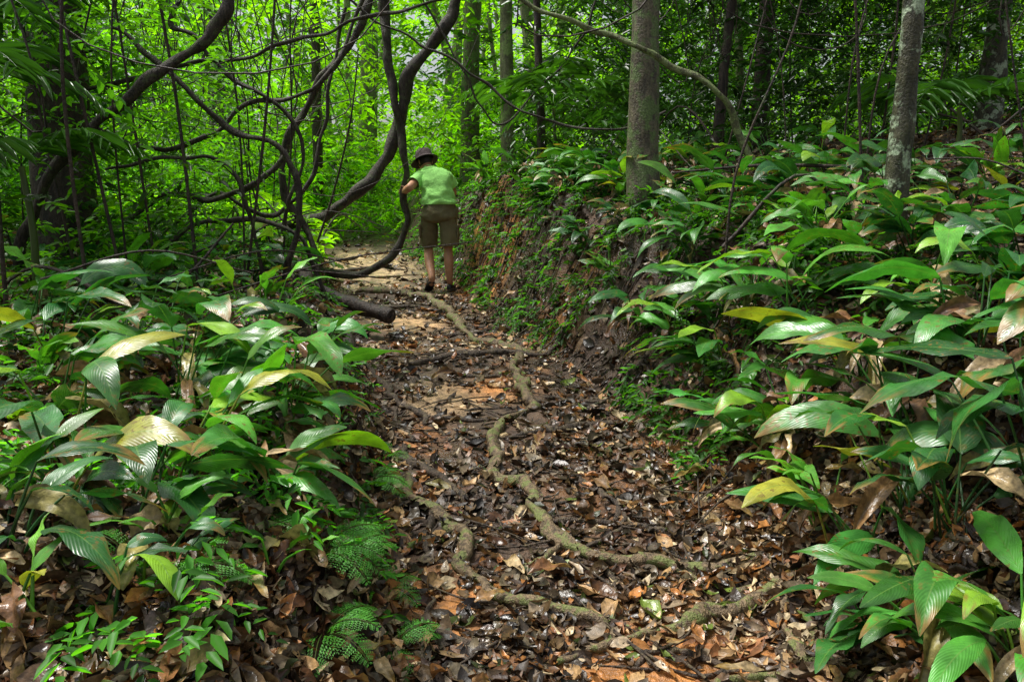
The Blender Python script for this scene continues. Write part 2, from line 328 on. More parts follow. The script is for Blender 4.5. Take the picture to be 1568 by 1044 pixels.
lg=cat([(-2.2,7.6,0),(-1.9,7.0,0),(-1.6,6.3,0),(-1.2,5.6,0),(-.98,5.0,0)],12);lg[:,2]=H(lg[:,0],lg[:,1]);lg[:,2]=np.convolve(np.pad(lg[:,2],5,mode='edge'),np.ones(11)/11,'valid')+.04;lg[:,0]+=.05*vn(lg[:,1]*4,lg[:,1]*3)
tube(mb,lg,[.035,.055,.045,.06,.02],14,bump=.35,raw=True,flut=.12,twist=5);mb.build('fallen_log',[MT3])
mb=MB();tube(mb,[(-1.75,7.0,.75),(-1.4,6.85,.62),(-1.12,6.72,.56),(-1.02,6.66,.54),(-1.015,6.655,.54)],[.05,.06,.065,.06,.005],12,bump=.25);mb.build('broken_root_stub',[MT3])
mb=MB()
for i in range(300):
    y=U(3.2,11);s=1 if rng.random()<.75 else -1
    o=U(.1,.65);x=float(xc(y)+(wr(y)+o if s>0 else -wl(y)-o));dx=-s*U(.03,.18)
    P=[(x+.0,y,float(H(x,y))+.03),(x+dx*.5,y+rng.normal(0,.06),float(H(x+dx*.5,y))+.05),(x+dx*1.6,y+rng.normal(0,.15),float(H(x+dx*1.6,y))+.03)]
    tube(mb,P,[.009,.006,.003],5,k=5,bump=.1)
mb.build('bank_rootlets',[MRD])

# ---------------------------------------------------------------- lianas
lian=[
('L1',[(-.1,9.6,6.5),(-.4,9.4,4.8),(-.56,9.3,3.95),(-.68,9.3,3.54),(-.86,9.3,3.26),(-1.14,9.32,2.92),(-1.27,9.36,2.34),(-1.56,9.3,1.81),(-1.98,9.25,1.40),(-2.53,9.2,1.21),(-2.94,9.2,1.17),(-3.4,9.1,.85)],[.055,.06,.065,.068,.06,.05],MLI),
('L2',[(-1.6,9.3,6.0),(-1.5,9.3,4.8),(-1.44,9.3,3.95),(-1.40,9.3,3.40),(-1.35,9.3,2.91),(-1.26,9.28,2.35),(-1.21,9.3,1.84),(-1.24,9.3,1.59),(-1.23,9.3,1.22),(-1.44,9.25,.84),(-1.86,9.2,.64),(-2.32,9.1,.74),(-2.7,9.0,1.0),(-3.1,8.9,.85)],[.055,.055,.05,.04,.036,.045,.045,.04],MLI),
('L3',[(-.9,8.2,5.0),(-1.29,8,3.55),(-1.49,8,3.02),(-1.78,8,2.72),(-2.02,8,2.35),(-2.23,8,1.98),(-2.22,8,1.54),(-2.04,8,1.2),(-1.95,7.9,.8)],[.036,.036,.034,.04,.034],MLI),
('L4',[(-3.5,5.6,1.0),(-3.2,5.5,1.57),(-3.05,5.5,1.74),(-2.86,5.5,1.91),(-2.54,5.5,2.17),(-2.21,5.5,2.39),(-1.94,5.5,2.64),(-1.84,5.5,2.91),(-1.9,5.6,4.2)],[.036,.034,.034,.034,.038,.034],MLI),
('L5',[(-2.9,6.1,2.75),(-2.6,6,2.5),(-2.29,6,2.23),(-2.07,6,2.02),(-1.74,6,1.88),(-1.63,6,1.76),(-1.56,6,1.53),(-1.62,6,1.25),(-1.75,6.1,.8)],[.018,.022,.024],MLI),
('L6',[(-3.0,6,1.7),(-2.68,6,1.79),(-2.32,6,1.81),(-2.06,6,1.72),(-1.95,6,1.49),(-1.9,6.05,.9)],[.011,.016,.014],MLI),
('L7',[(-.9,6.3,3.5),(-.12,6.2,3.03),(.32,6.2,2.86),(.8,6.2,2.67),(1.34,6.2,2.42),(1.65,6.2,2.16),(1.87,6.2,1.78),(2.21,6.2,1.39),(2.4,6.2,1.0)],[.014,.018,.022,.026,.028],MLG),
('L8',[(-3.3,6.4,2.35),(-2.53,6.4,2.51),(-1.82,6.4,2.65),(-1.11,6.4,2.85),(-.32,6.4,3.08),(.4,6.5,3.5)],[.016,.014,.010],MLI),
('L9',[(-1.92,7,1.92),(-2.16,7,1.68),(-2.56,7,1.5),(-3.0,7,1.53),(-3.4,7,1.3)],[.022,.026,.018],MLI),
('L10',[(-1.6,7.5,3.4),(-1.3,7.5,3.14),(-.55,7.5,2.75),(.1,7.5,2.3),(.81,7.5,2.12),(1.4,7.6,2.3)],[.010,.012,.010],MLI),
('L11',[(-1.2,9,4.3),(-1.0,9,3.7),(-.59,9,3.0),(-.17,9,2.32),(.33,9,2.73),(.81,9,3.35),(1.1,9,4.4)],[.012,.010,.012],MLI),
('L12',[(-2.6,7,4.0),(-2.67,7,3.3),(-2.84,7,2.95),(-2.64,7,2.83),(-2.38,7,2.5),(-2.01,7,2.3),(-1.8,7,1.9),(-2.0,7,1.2)],[.016,.02,.014],MLI),
('L13',[(-3.6,6.6,2.2),(-3.0,6.8,1.9),(-2.5,6.9,2.05),(-2.2,7,2.3),(-1.6,7.1,2.5),(-1.1,7.3,3.6)],[.022,.02,.016],MLI),
('L14',[(-2.75,6,.9),(-2.5,6.1,1.25),(-2.1,6.3,1.35),(-1.7,6.4,1.2),(-1.5,6.4,.7)],[.018,.02,.014],MLI),
('L15',[(-3.2,7.4,1.2),(-2.7,7.4,1.55),(-2.3,7.5,1.35),(-1.9,7.5,1.6),(-1.75,7.5,2.1),(-1.5,7.6,3.2)],[.016,.02,.014],MLI)]
for nme,P,r,mt in lian:
    mb=MB();Q=cat(P,12);Q+=.03*np.stack([vn(Q[:,2]*4,Q[:,0]*4),vn(Q[:,2]*4+9,Q[:,0]*4),vn(Q[:,0]*5,Q[:,2]*5)],-1)*2
    tube(mb,Q,r,10,bump=.22,raw=True,flut=.18,twist=9);mb.build('hanging_liana',[mt])
mb=MB()
for i in range(280):
    left=i<150
    y=U(4.2,13);x=(U(-4.8,-1.9) if left else U(.9,6.5))*(y/8 if y>8 else 1)
    z0=float(H(x,y));k=i%3
    if k==0:
        h=U(2,5);dx=rng.normal(0,.5);P=[(x,y,z0-.1),(x+dx*.3+rng.normal(0,.08),y+rng.normal(0,.1),z0+h*.35),(x+dx*.7+rng.normal(0,.1),y,z0+h*.7),(x+dx,y,z0+h)]
        r=U(.005,.014)
    elif k==1:
        a=U(0,3.14);L=U(.6,1.8);P=[(x,y,z0+U(0,.25)),(x+.5*L*math.cos(a),y+.5*L*math.sin(a),z0+U(.1,.7)),(x+L*math.cos(a),y+L*math.sin(a),z0+U(-.1,.5))];r=U(.005,.016)
    else:
        P=[(x,y,z0+U(2.5,4)),(x+rng.normal(0,.4),y,z0+U(1,1.8)),(x+rng.normal(0,.7),y+rng.normal(0,.3),z0+U(1.2,2.5)),(x+rng.normal(0,1.2),y,z0+U(2.8,4))];r=U(.004,.009)
    tube(mb,P,[r,r*.8,r*.5],5,k=6,bump=.15)
mb.build('vine_tangle',[MT3])
mb=MB()
for i in range(340):
    y=U(1.8,9);x=xc(y)+rng.normal(0,1.3);a=U(0,6.28);L=U(.08,.5);pts=[(x+L*t*math.cos(a)+rng.normal(0,.012),y+L*t*math.sin(a)+rng.normal(0,.012)) for t in (0,.5,1)]
    tube(mb,[(p,q,float(H(p,q))+.02) for p,q in pts],[.006,.004,.002],5,k=4,bump=.1)
mb.build('fallen_twigs',[MRD])

# ---------------------------------------------------------------- trees
def tree(x,y,r,h,mt,lean=(0,0),crown=60,ccol=(.07,.17,.02),limbs=6,name='rainforest_tree',flare=1.3,LL=.17):
    z=float(H(x,y));mb=MB()
    P=[(x,y,z-.3),(x+lean[0]*.03,y,z+.15),(x+lean[0]*.1,y+lean[1]*.1,z+h*.12),(x+lean[0]*.35+r*.3,y+lean[1]*.35,z+h*.35),(x+lean[0]*.65-r*.3,y+lean[1]*.65,z+h*.65),(x+lean[0],y+lean[1],z+h)]
    tube(mb,P,[r*flare*1.15,r*flare,r*1.05,r*.95,r*.8,r*.45],18,k=12,bump=.13)
    cn=[]
    for i in range(limbs):
        a=i*2.4+U(0,1);f=U(.62,.98);b=np.array([x+lean[0]*f,y+lean[1]*f,z+h*f]);L=U(1.0,2.2)
        e=b+np.array([math.cos(a)*L,math.sin(a)*L,U(.4,1.6)]);md=(b+e)/2+np.array([0,0,-.1]);tube(mb,[b,md,e],[r*.35,r*.22,r*.06],7,k=5)
        for q in range(max(crown//limbs,1)):
            t=U(.35,1.15);cn.append(b+(e-b)*t+rng.normal(0,.35,3))
    cn=np.array(cn);sprays(mb,cn,np.array(ccol)*U(.6,1.4,(len(cn),1)),12,.6,LL,m=1)
    return mb.build(name,[mt,MF])
tree(1.05,6.5,.105,9,MT1,(-.12,.3),50)
tree(2.18,4.6,.055,8,MT2,(.10,0),36)
tree(-3.6,6.5,.20,10,MT3,(.1,.2),50)
tree(-3.7,21,.23,14,MT4,(.2,0),40)
tree(-6.3,18,.26,14,MT4,(-.3,0),40)
tree(-.82,16,.17,13,MT1,(.1,0),40)
tree(-.05,14,.11,11,MT4,(-.3,0),40)
tree(5.2,9,.11,10,MT2,(.2,0),50)
tree(-3.7,15.5,.09,11,MT3,(.1,0),40)
tree(3.3,11,.10,10,MT3,(.1,0),50)
tree(2.2,8.8,.05,8,MT3,(.5,.2),30)
tree(.4,10.5,.05,8,MT3,(-.4,.2),30)
mb=MB()
for i in range(100):
    y=U(13,42);x=U(-.8,.8)*y
    if abs(x-xc(y))<1.0 and y<20: continue
    r=U(.03,.15)*(.6+y/50);z=float(H(x,y));h=U(8,16);lx=rng.normal(0,1.2)
    tube(mb,[(x,y,z-.2),(x+lx*.2+rng.normal(0,.2),y,z+h*.3),(x+lx*.6+rng.normal(0,.25),y,z+h*.6),(x+lx,y,z+h)],[r*1.2,r,r*.9,r*.5],8,k=5,bump=.1)
mb.build('distant_forest_trunks',[MT4])

# ---------------------------------------------------------------- foliage masses
def cluster(nc,fy,fx,fz,tw,sig,path=True):
    y=fy(nc);x=fx(y);z=fz(x,y)
    c=np.stack([x,y,z],-1);ci=np.repeat(np.arange(nc),tw);T=c[ci]+rng.normal(0,1,(nc*tw,3))*np.array(sig)
    dx=T[:,0]-xc(T[:,1]);hh=T[:,2]-H(T[:,0],T[:,1])
    ok=(hh>.05)
    if path: ok&=~((np.abs(dx)<1.2)&(hh<2.6)&(T[:,1]<14.5))
    return T[ok],ci[ok],c
nc=740
T,ci,c=cluster(nc,lambda n:U(14,36,n),lambda y:U(-.8,.75,len(y))*y,lambda x,y:H(x,y)+U(0,1,len(x))**1.2*(2.2+.30*y),19,(.7,.7,.38))
ang=c[:,0]/c[:,1];br=1-.65*ss((ang-.02)/.25)  # fewer bright clusters to the right: its dimmer light painted into leaf colour
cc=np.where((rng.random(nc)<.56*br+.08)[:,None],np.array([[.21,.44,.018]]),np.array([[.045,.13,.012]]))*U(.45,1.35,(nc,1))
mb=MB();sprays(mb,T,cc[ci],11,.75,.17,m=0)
nc=330
T,ci,c=cluster(nc,lambda n:U(34,46,n),lambda y:U(-.8,.8,len(y))*y,lambda x,y:H(x,y)+U(0,1,len(x))*15,16,(1.3,1.3,.9))
cc=np.where((rng.random(nc)<.5)[:,None],np.array([[.20,.42,.02]]),np.array([[.06,.16,.015]]))*U(.5,1.3,(nc,1))
sprays(mb,T,cc[ci],9,1.2,.42,m=0)
n=1000;y=U(14,21,n);x=xc(y)+U(-3.5,3.5,n);TT=np.stack([x,y,H(x,y)+U(.1,1.0,n)**1.5*1.8],-1);sprays(mb,TT,np.array([[.19,.42,.02]])*U(.3,1.3,(n,1)),10,.45,.14)
mb.build('distant_forest_foliage',[MF])
nc=270
T,ci,c=cluster(nc,lambda n:U(8,15,n),lambda y:np.maximum(U(.04,.78,len(y))*y,.6),lambda x,y:H(x,y)+U(.1,1,len(x))**.9*(1.2+.28*y),20,(.42,.42,.3))
cc=np.array([[.03,.085,.014]])*U(.3,2.0,(nc,1));cc=np.where((rng.random(nc)<.15)[:,None],np.array([[.16,.34,.02]]),cc)
mb=MB();sprays(mb,T,cc[ci],11,.42,.095,m=0);mb.build('understory_thicket',[MFD])
nc=150
T,ci,c=cluster(nc,lambda n:U(5.5,13,n),lambda y:np.minimum(U(-.78,-.33,len(y))*y,-2.7),lambda x,y:H(x,y)+U(0.05,1,len(x))**1.6*(.9+.22*y),15,(.35,.35,.2))
cc=np.array([[.10,.28,.018]])*U(.15,1.4,(nc,1))
mb=MB();sprays(mb,T,cc[ci],11,.36,.08,m=0)
nc=60
T,ci,c=cluster(nc,lambda n:U(5.2,9,n),lambda y:U(-.85,-.47,len(y))*y,lambda x,y:1.5+U(0,1,len(x))*2.4,14,(.3,.3,.22))
cc=np.array([[.04,.12,.015]])*U(.4,1.8,(nc,1));sprays(mb,T,cc[ci],11,.34,.085,m=0)
mb.build('understory_shrubs',[MF])
mb=MB()
n=1100;y=U(8.5,17,n);x=xc(y)-U(.95,5,n);T=np.stack([x,y,H(x,y)+U(.1,.5,n)],-1);sprays(mb,T,np.array([[.26,.52,.025]])*U(.35,1.2,(n,1)),9,.3,.13,ratio=.5)
n=4300;y=U(3.5,13,n);x=xc(y)+wr(y)+U(.05,1.5,n)**1.0;T=np.stack([x,y,H(x,y)+U(.02,.12,n)],-1);T=T[vn(T[:,0]*2.5,T[:,1]*2.5)>-.12];n=len(T);sprays(mb,T,np.array([[.045,.14,.018]])*U(.3,1.6,(n,1)),9,.16,.055)
n=2600;y=U(2.6,9,n);x=xc(y)-wl(y)-U(.15,3.2,n);T=np.stack([x,y,H(x,y)+U(.02,.14,n)],-1);T=T[vn(T[:,0]*3,T[:,1]*3)>-.05];n=len(T);sprays(mb,T,np.array([[.05,.17,.02]])*U(.3,1.5,(n,1)),9,.15,.05)
n=520;y=U(1.4,2.7,n);x=xc(y)-wl(y)-U(.1,1.4,n);T=np.stack([x,y,H(x,y)+U(.03,.14,n)],-1);T=T[vn(T[:,0]*4+5,T[:,1]*4)>-.05];n=len(T);sprays(mb,T,np.array([[.08,.28,.03]])*U(.4,1.4,(n,1)),7,.10,.048,ratio=.36)
mb.build('ground_cover_plants',[MF])
nc=30;T,ci,c=cluster(nc,lambda n:U(8,14,n),lambda y:U(2.5,9,len(y)),lambda x,y:U(5.6,8.5,len(x)),14,(.7,.7,.3))
mb=MB();sprays(mb,T,np.array([[.05,.12,.02]])*U(.6,1.4,(len(T),1)),10,.6,.17);mb.build('added_shade_canopy',[MF])  # unseen leaf mass added overhead to block sky light on the right

# ---------------------------------------------------------------- broadleaf plants
def plant(x,y,sc=1,n=None,toward=None,name='broadleaf_plant',dead=5,kind=None):
    mb=MB();z=float(H(x,y));kind=rng.choice([0,0,0,1,2]) if kind is None else kind
    n=n or int(U(7,14));hue=U(0,1)
    basec=np.array([.028,.125,.03])*(1-hue)+np.array([.075,.26,.03])*hue
    if kind==1: basec=basec*np.array([.65,.7,.95])
    if kind==2: basec=np.array([.11,.33,.03])
    for i in range(n):
        az=U(0,6.283)
        if toward is not None and rng.random()<.6: az=toward+rng.normal(0,.7)
        pl=U(.06,.26)*sc;pe=U(.75,1.35);L=U(.17,.40)*sc;W=L*U(.13,.18);e0=U(.1,.9);e1=U(-1.2,-.1)
        if kind==1: L=L*.85;W=L*U(.18,.23)
        if kind==2: L=L*.75;e0=U(.5,1.2);e1=U(-.5,.4);W=L*U(.14,.20)
        b=np.array([x+rng.normal(0,.035),y+rng.normal(0,.035),z-.02])
        dd=np.array([math.cos(az)*math.cos(pe),math.sin(az)*math.cos(pe),math.sin(pe)]);e=b+dd*pl*1.3
        md=(b+e)/2+np.array([0,0,.012]);c=basec*U(.5,1.5)*np.array([U(.85,1.2),1,1])
        q=rng.random()
        if q<.06:c=np.array([.22,.42,.03])
        elif q<.09:c=np.array([.34,.34,.04])
        tube(mb,[b,md,e],[.005,.004,.003],5,k=3,bump=0,col=c*.9)
        blade(mb,e,az+rng.normal(0,.15),e0,e1,L,W,c,fold=U(.05,.5),roll=rng.normal(0,.38),wav=U(.03,.18),tipb=(U(.06,.25) if rng.random()<.28 else 0),pk=U(.75,1.0))
    for i in range(rng.integers(1,dead+1)):
        az=U(0,6.283) if toward is None else toward+rng.normal(0,.9)
        b=np.array([x,y,z+U(.05,.18)*sc]);c=np.array([[.30,.17,.07],[.18,.09,.04],[.48,.35,.18],[.30,.26,.08]][rng.integers(4)])*U(.5,1.15)
        blade(mb,b,az,U(-.3,.5),U(-1.6,-1.0),U(.16,.30)*sc,U(.018,.04),c,fold=U(.3,1.1),roll=rng.normal(0,.6),wav=.3,m=1)
    return mb.build(name,[MBL,ML])
placed=[]
def tryp(x,y,md):
    for a,b in placed:
        if (a-x)**2+(b-y)**2<md*md: return False
    placed.append((x,y));return True
hero=[(1.30,2.55,1.25,0),(1.75,2.95,1.25,0),(1.5,3.3,1.15,0),(1.15,3.15,1.0,0),(2.05,2.75,1.2,1),(1.55,2.25,1.3,0),(1.2,2.05,1.05,0),(1.9,3.6,1.2,0),(1.4,3.85,1.1,0),(1.10,4.1,1.0,0),(1.75,2.6,1.2,1),(1.45,2.8,1.15,0),(1.25,1.75,.85,0),
(1.15,2.5,.95,0),(1.05,3.6,.95,0),(1.0,4.7,.95,0),(.85,5.3,.9,0),(1.2,4.5,1.1,0),(.75,5.9,.8,2),(1.35,2.3,1.1,1),(1.15,2.8,.8,2),(.6,6.6,.8,0),(.45,7.3,.8,0),(.2,8.1,.8,2),(1.08,2.2,.85,0),(1.3,4.2,1.1,0),(1.0,5.7,.9,0),(.9,6.2,.9,0),(1.25,3.4,1.1,0),
(-.76,2.35,1.1,0),(-1.1,2.75,1.1,2),(-1.5,2.6,1.2,0),(-.88,3.0,1.0,0),(-1.35,3.3,1.15,0),(-1.9,3.2,1.15,2),(-1.0,2.05,.95,1),(-1.3,2.2,1.05,0),(-.85,1.72,.6,1),(-1.15,1.75,.75,0),(-.62,2.0,.42,2),(-1.7,2.9,1.2,0),(-1.5,3.7,1.15,0),(-.98,3.6,.9,0),(-.80,2.7,.85,1),(-1.05,1.55,.5,2),(-.9,1.95,.55,2),(-1.35,1.9,.75,2),(-1.25,3.0,1.1,0),(-1.75,3.5,1.15,1),(-2.1,3.6,1.2,0),(-2.4,3.9,1.15,0),(-1.9,4.1,1.15,0),(-1.35,4.2,1.0,2),(-1.05,2.4,1.0,0)]
for x,y,s,k in hero:
    placed.append((x,y));plant(x,y,s,toward=(math.pi*1.1 if x>0 else -.1),kind=k)
cnt=0
for i in range(6000):
    if cnt>128: break
    y=2.4*(11/2.4)**rng.random();o=U(.22,1.0)**1.2*3.2
    if y>5.5 and o<.4: continue
    x=float(xc(y)+wr(y)+o)
    if x/y>.80: continue
    if tryp(x,y,.24+.022*y): plant(x,y,U(.75,1.25),toward=math.pi*1.08);cnt+=1
cnt=0
for i in range(5000):
    if cnt>50: break
    y=2.6*(9.5/2.6)**rng.random();x=float(xc(y)-wl(y)-U(.28,3.6))
    if x/y<-.80: continue
    if y>4.2 and x>xc(y)-wl(y)-.75: continue
    if tryp(x,y,.38): plant(x,y,U(.65,1.15),toward=-.2);cnt+=1
# ---------------------------------------------------------------- ferns
def fern(x,y,n=6,L=.3):
    mb=MB();z=float(H(x,y))
    for i in range(n):
        az=U(0,6.28);e0=U(.5,1.1);npn=16
        t=np.linspace(0,1,npn+1);e=e0-1.5*t;d=np.stack([np.cos(e)*math.cos(az),np.cos(e)*math.sin(az),np.sin(e)],-1)
        C=np.array([x,y,z])+np.cumsum(d*L/npn,axis=0);tube(mb,C,[.002,.001],4,bump=0,col=(.08,.12,.02),raw=True)
        side=np.array([-math.sin(az),math.cos(az),0.])
        for sg in(-1,1):
            for j in range(3,npn+1):
                pl=L*.26*math.sin(math.pi*min(1,(j/npn)**.8*.97))+.006;pd=nrm(side*sg+d[j]*.35+np.array([0,0,-.15])+rng.normal(0,.08,3));m=5
                f=(np.arange(m)+1)/m;P=C[j]+pd*(pl*f)[:,None];nn=np.cross(d[j],side);nn=nn if nn[2]>0 else -nn
                for s2 in(-1,1):
                    D=np.tile(pd*.7+d[j]*s2*.8,(m,1));ll=pl*.22*(1-.7*f)+.003
                    leaves(mb,P,D,np.tile(nn,(m,1))+rng.normal(0,.15,(m,3)),ll,ll*.42,np.tile(np.array([.08,.28,.035])*U(.6,1.3),(m,1)))
    mb.build('fern',[MFE])
for x,y in [(-.43,2.5),(-.52,2.3),(-.36,2.2),(-.6,2.65),(-.62,3.3),(-.7,2.1),(-1.2,2.4),(-.62,3.7),(1.0,5.2),(.6,7.6),(-.5,1.95),(-.75,1.75),(-.55,2.15),(-.95,1.85)]: fern(x,y,int(U(5,8)),U(.12,.20))
# ---------------------------------------------------------------- palm fronds
def palm(x,y,z0,n,L,col,dirs=None):
    mb=MB();zg=float(H(x,y));tube(mb,[(x,y,zg-.1),(x+.03,y,(zg+z0)/2),(x,y,z0)],[.03,.022,.018],8,bump=.05,col=(.08,.12,.03))
    for i in range(n):
        az=i*2.4+U(0,.6);e0=U(.5,1.1);k=26;t=np.linspace(0,1,k+1);e=e0-1.5*t
        d=np.stack([np.cos(e)*math.cos(az),np.cos(e)*math.sin(az),np.sin(e)],-1);C=np.array([x,y,z0])+np.cumsum(d*L/k,axis=0)
        tube(mb,C,[.006,.0015],5,bump=0,col=np.array(col)*.8,raw=True);side=np.array([-math.sin(az),math.cos(az),0.])
        for sg in(-1,1):
            J=np.arange(4,k+1,2);pd=side*sg+d[J]*.7+np.array([0,0,-.35])+rng.normal(0,.14,(len(J),3));ll=L*.36*np.sin(np.pi*(J/k)**.7*.9)+.04
            leaves(mb,C[J],pd,np.tile([0,0,1.],(len(J),1))+rng.normal(0,.35,(len(J),3)),ll,ll*.085,np.tile(np.array(col)*U(.8,1.2),(len(J),1)))
    mb.build('understory_palm',[MFD])
palm(-3.15,4.6,2.1,6,.8,(.05,.15,.02));palm(-3.6,5.4,2.6,6,.9,(.05,.15,.02));palm(-2.95,4.9,1.7,6,.7,(.06,.18,.02));palm(.5,10,2.6,8,1.2,(.08,.22,.02));palm(3.9,7.2,2.3,7,1.1,(.05,.15,.02));palm(-5.6,9,1.6,8,1.1,(.10,.28,.02));palm(1.2,12.2,2.6,8,1.4,(.08,.23,.02))

# ---------------------------------------------------------------- hiker
def mat_simple(name,col,r=.6,sc=30,amt=.15):
    m,nt,ns,ls=newmat(name);n=noise(nt,sc,3);finish(nt,mixc(nt,1.0,col,ramp(nt,n,[(.3,1-amt),(.7,1+amt)]),'MULTIPLY'),r,n,.15,.005,.4);return m
MSK=mat_simple('skin',(.50,.25,.145),.5);MSH=m_cloth('shirt_cloth',(.43,.92,.24));MSO=m_cloth('shorts_cloth',(.20,.175,.095));MHA=m_cloth('hat_cloth',(.08,.06,.06));MHR=mat_simple('hair',(.02,.014,.01),.6);MSHOE=mat_simple('sandal_rubber',(.015,.015,.018),.5)
hk=bpy.data.objects.new('hiker',None);scene.collection.objects.link(hk)
def skin2(name,verts,edges,radii,mat,root=0,sub=2):
    me=bpy.data.meshes.new(name);me.from_pydata(verts,edges,[]);me.materials.append(mat)
    o=bpy.data.objects.new(name,me);scene.collection.objects.link(o);o.parent=hk
    md=o.modifiers.new('skin','SKIN');md.use_smooth_shade=True
    if not me.skin_vertices:
        import bmesh
        bm=bmesh.new();bm.from_mesh(me);bm.verts.layers.skin.verify();bm.to_mesh(me);bm.free()
    sv=me.skin_vertices[0].data
    for i,r in enumerate(radii): sv[i].radius=(r,r);sv[i].use_root=(i==root)
    s=o.modifiers.new('sub','SUBSURF');s.levels=sub;s.render_levels=sub
    return o
V=[(-.82,9.18,1.42),(-.845,9.21,1.60),(-.90,9.31,1.74),(-.955,9.40,1.86),(-.985,9.44,1.895),
(-1.065,9.28,1.75),(-1.14,9.04,1.64),(-1.19,9.16,1.62),(-1.225,9.245,1.60),
(-.735,9.34,1.78),(-.68,9.48,1.58),(-.77,9.64,1.52),(-.80,9.69,1.51),
(-.915,9.2,1.38),(-.98,9.37,.97),(-.955,9.22,.80),(-.905,9.03,.63),(-.93,9.11,.54),
(-.735,9.2,1.38),(-.735,9.22,.95),(-.725,9.17,.80),(-.72,9.17,.58),(-.71,9.22,.53)]
E=[(0,1),(1,2),(2,3),(3,4),(2,5),(5,6),(6,7),(7,8),(2,9),(9,10),(10,11),(11,12),(0,13),(13,14),(14,15),(15,16),(16,17),(0,18),(18,19),(19,20),(20,21),(21,22)]
R=[.11,.11,.10,.055,.05,.058,.048,.047,.034,.055,.042,.04,.03,.085,.055,.062,.038,.034,.085,.055,.062,.038,.036]
skin2('body',V,E,R,MSK)
def hand(name,w,palm,across,curl,thumb):
    w=np.array(w);palm=nrm(np.array(palm));ac=nrm(np.array(across));cu=nrm(np.array(curl))
    vs=[tuple(w),tuple(w+palm*.045),tuple(w+palm*.085)];es=[(0,1),(1,2)];rs=[.026,.032,.026]
    for i,(o,l) in enumerate([(-.033,.062),(-.011,.072),(.011,.068),(.033,.052)]):
        b=w+palm*.082+ac*o;p1=b+(palm*.8+cu*.5)*l*.45;p2=p1+(palm*.1+cu)*l*.4;p3=p2+(-palm*.7+cu*.6)*l*.35
        k=len(vs);vs+=[tuple(b),tuple(p1),tuple(p2),tuple(p3)];es+=[(2,k),(k,k+1),(k+1,k+2),(k+2,k+3)];rs+=[.011,.0095,.009,.008]
    k=len(vs);b=w+palm*.035+ac*.028*thumb;vs+=[tuple(b+ac*.012*thumb),tuple(b+ac*.03*thumb+palm*.03+cu*.015),tuple(b+ac*.032*thumb+palm*.05+cu*.04)];es+=[(1,k),(k,k+1),(k+1,k+2)];rs+=[.014,.011,.009]
    skin2(name,vs,es,rs,MSK,1,2)
hand('left_hand',(-1.215,9.225,1.605),(-.30,.95,-.05),(0,.1,1),(-1,-.1,0),1)
hand('right_hand',(-.80,9.69,1.51),(-.5,.8,-.1),(.3,.2,-1),(-.3,0,-1),1)
def loft(name,rings,mat,seg=28,amp=.0,mbx=None,sd=0):
    n=len(rings);th=np.linspace(0,2*np.pi,seg,endpoint=False);A=[]
    for i,(c,rx,ry,ax,ay) in enumerate(rings):
        c=np.array(c,float);ax=nrm(np.array(ax,float));ay=nrm(np.array(ay,float))
        tt=np.minimum(th,2*np.pi-th)
        k=1+amp*(vn(tt*1.9+sd,np.full(seg,i*.45+sd))*1.3+.7*vn(np.cos(th)*3+sd,np.full(seg,i*.8)+np.sin(th)*3))
        A.append(c+(np.cos(th)*rx*k)[:,None]*ax+(np.sin(th)*ry*k)[:,None]*ay)
    A=np.array(A);i=np.arange(n*seg).reshape(n,seg);j=np.roll(i,-1,1);F=np.stack([i[:-1],j[:-1],j[1:],i[1:]],-1)
    mb=mbx or MB();mb.add(A,F,(1,1,1))
    if mbx is None: return mb.build(name,[mat],parent=hk)
def refine(keys,n):
    K=np.array([[*c,rx,ry,*ax,*ay] for c,rx,ry,ax,ay in keys],float);Q=cat(K,n);return [(q[:3],q[3],q[4],q[5:8],q[8:11]) for q in Q]
sh=MB()
loft('x',refine([((-.82,9.17,1.455),.195,.15,(1,0,0),(0,1,0)),((-.825,9.17,1.53),.188,.14,(1,0,0),(0,1,0)),((-.845,9.20,1.62),.185,.135,(1,0,.03),(0,1,-.2)),((-.878,9.25,1.705),.20,.13,(1,0,.12),(0,1,-.5)),((-.905,9.315,1.765),.20,.115,(1,0,.14),(0,1,-.7)),((-.93,9.365,1.81),.155,.09,(1,0,.14),(0,1,-.8)),((-.95,9.395,1.84),.09,.07,(1,0,.08),(0,1,-.9)),((-.965,9.415,1.862),.062,.058,(1,0,0),(0,1,-.9))],5),MSH,36,.22,mbx=sh,sd=3)
def limbloft(mbx,p0,p1,r0,r1,amp=.15,n=9,sd=0,fl=1.0):
    p0=np.array(p0);p1=np.array(p1);t=nrm(p1-p0);a=nrm(np.cross(t,[.1,1,.05]));b=np.cross(t,a);k=[]
    for i in range(n):
        f=i/(n-1);r=r0+(r1-r0)*f
        if i==0: r*=.35
        k.append((p0+(p1-p0)*f-(t*.02 if i==0 else 0),r,r*fl,a,b))
    loft('x',k,None,22,amp,mbx=mbx,sd=sd)
limbloft(sh,(-1.035,9.30,1.77),(-1.11,9.13,1.685),.078,.074,sd=1)
limbloft(sh,(-.775,9.34,1.79),(-.69,9.42,1.665),.078,.076,sd=2)
sh.build('shirt',[MSH],parent=hk)
st=MB()
loft('x',refine([((-.82,9.18,1.50),.165,.12,(1,0,0),(0,1,0)),((-.82,9.18,1.42),.19,.145,(1,0,0),(0,1,0)),((-.825,9.18,1.34),.205,.155,(1,0,0),(0,1,0)),((-.83,9.19,1.28),.195,.14,(1,0,0),(0,1,0)),((-.83,9.21,1.24),.1,.07,(1,0,0),(0,1,0))],4),None,36,.12,mbx=st,sd=5)
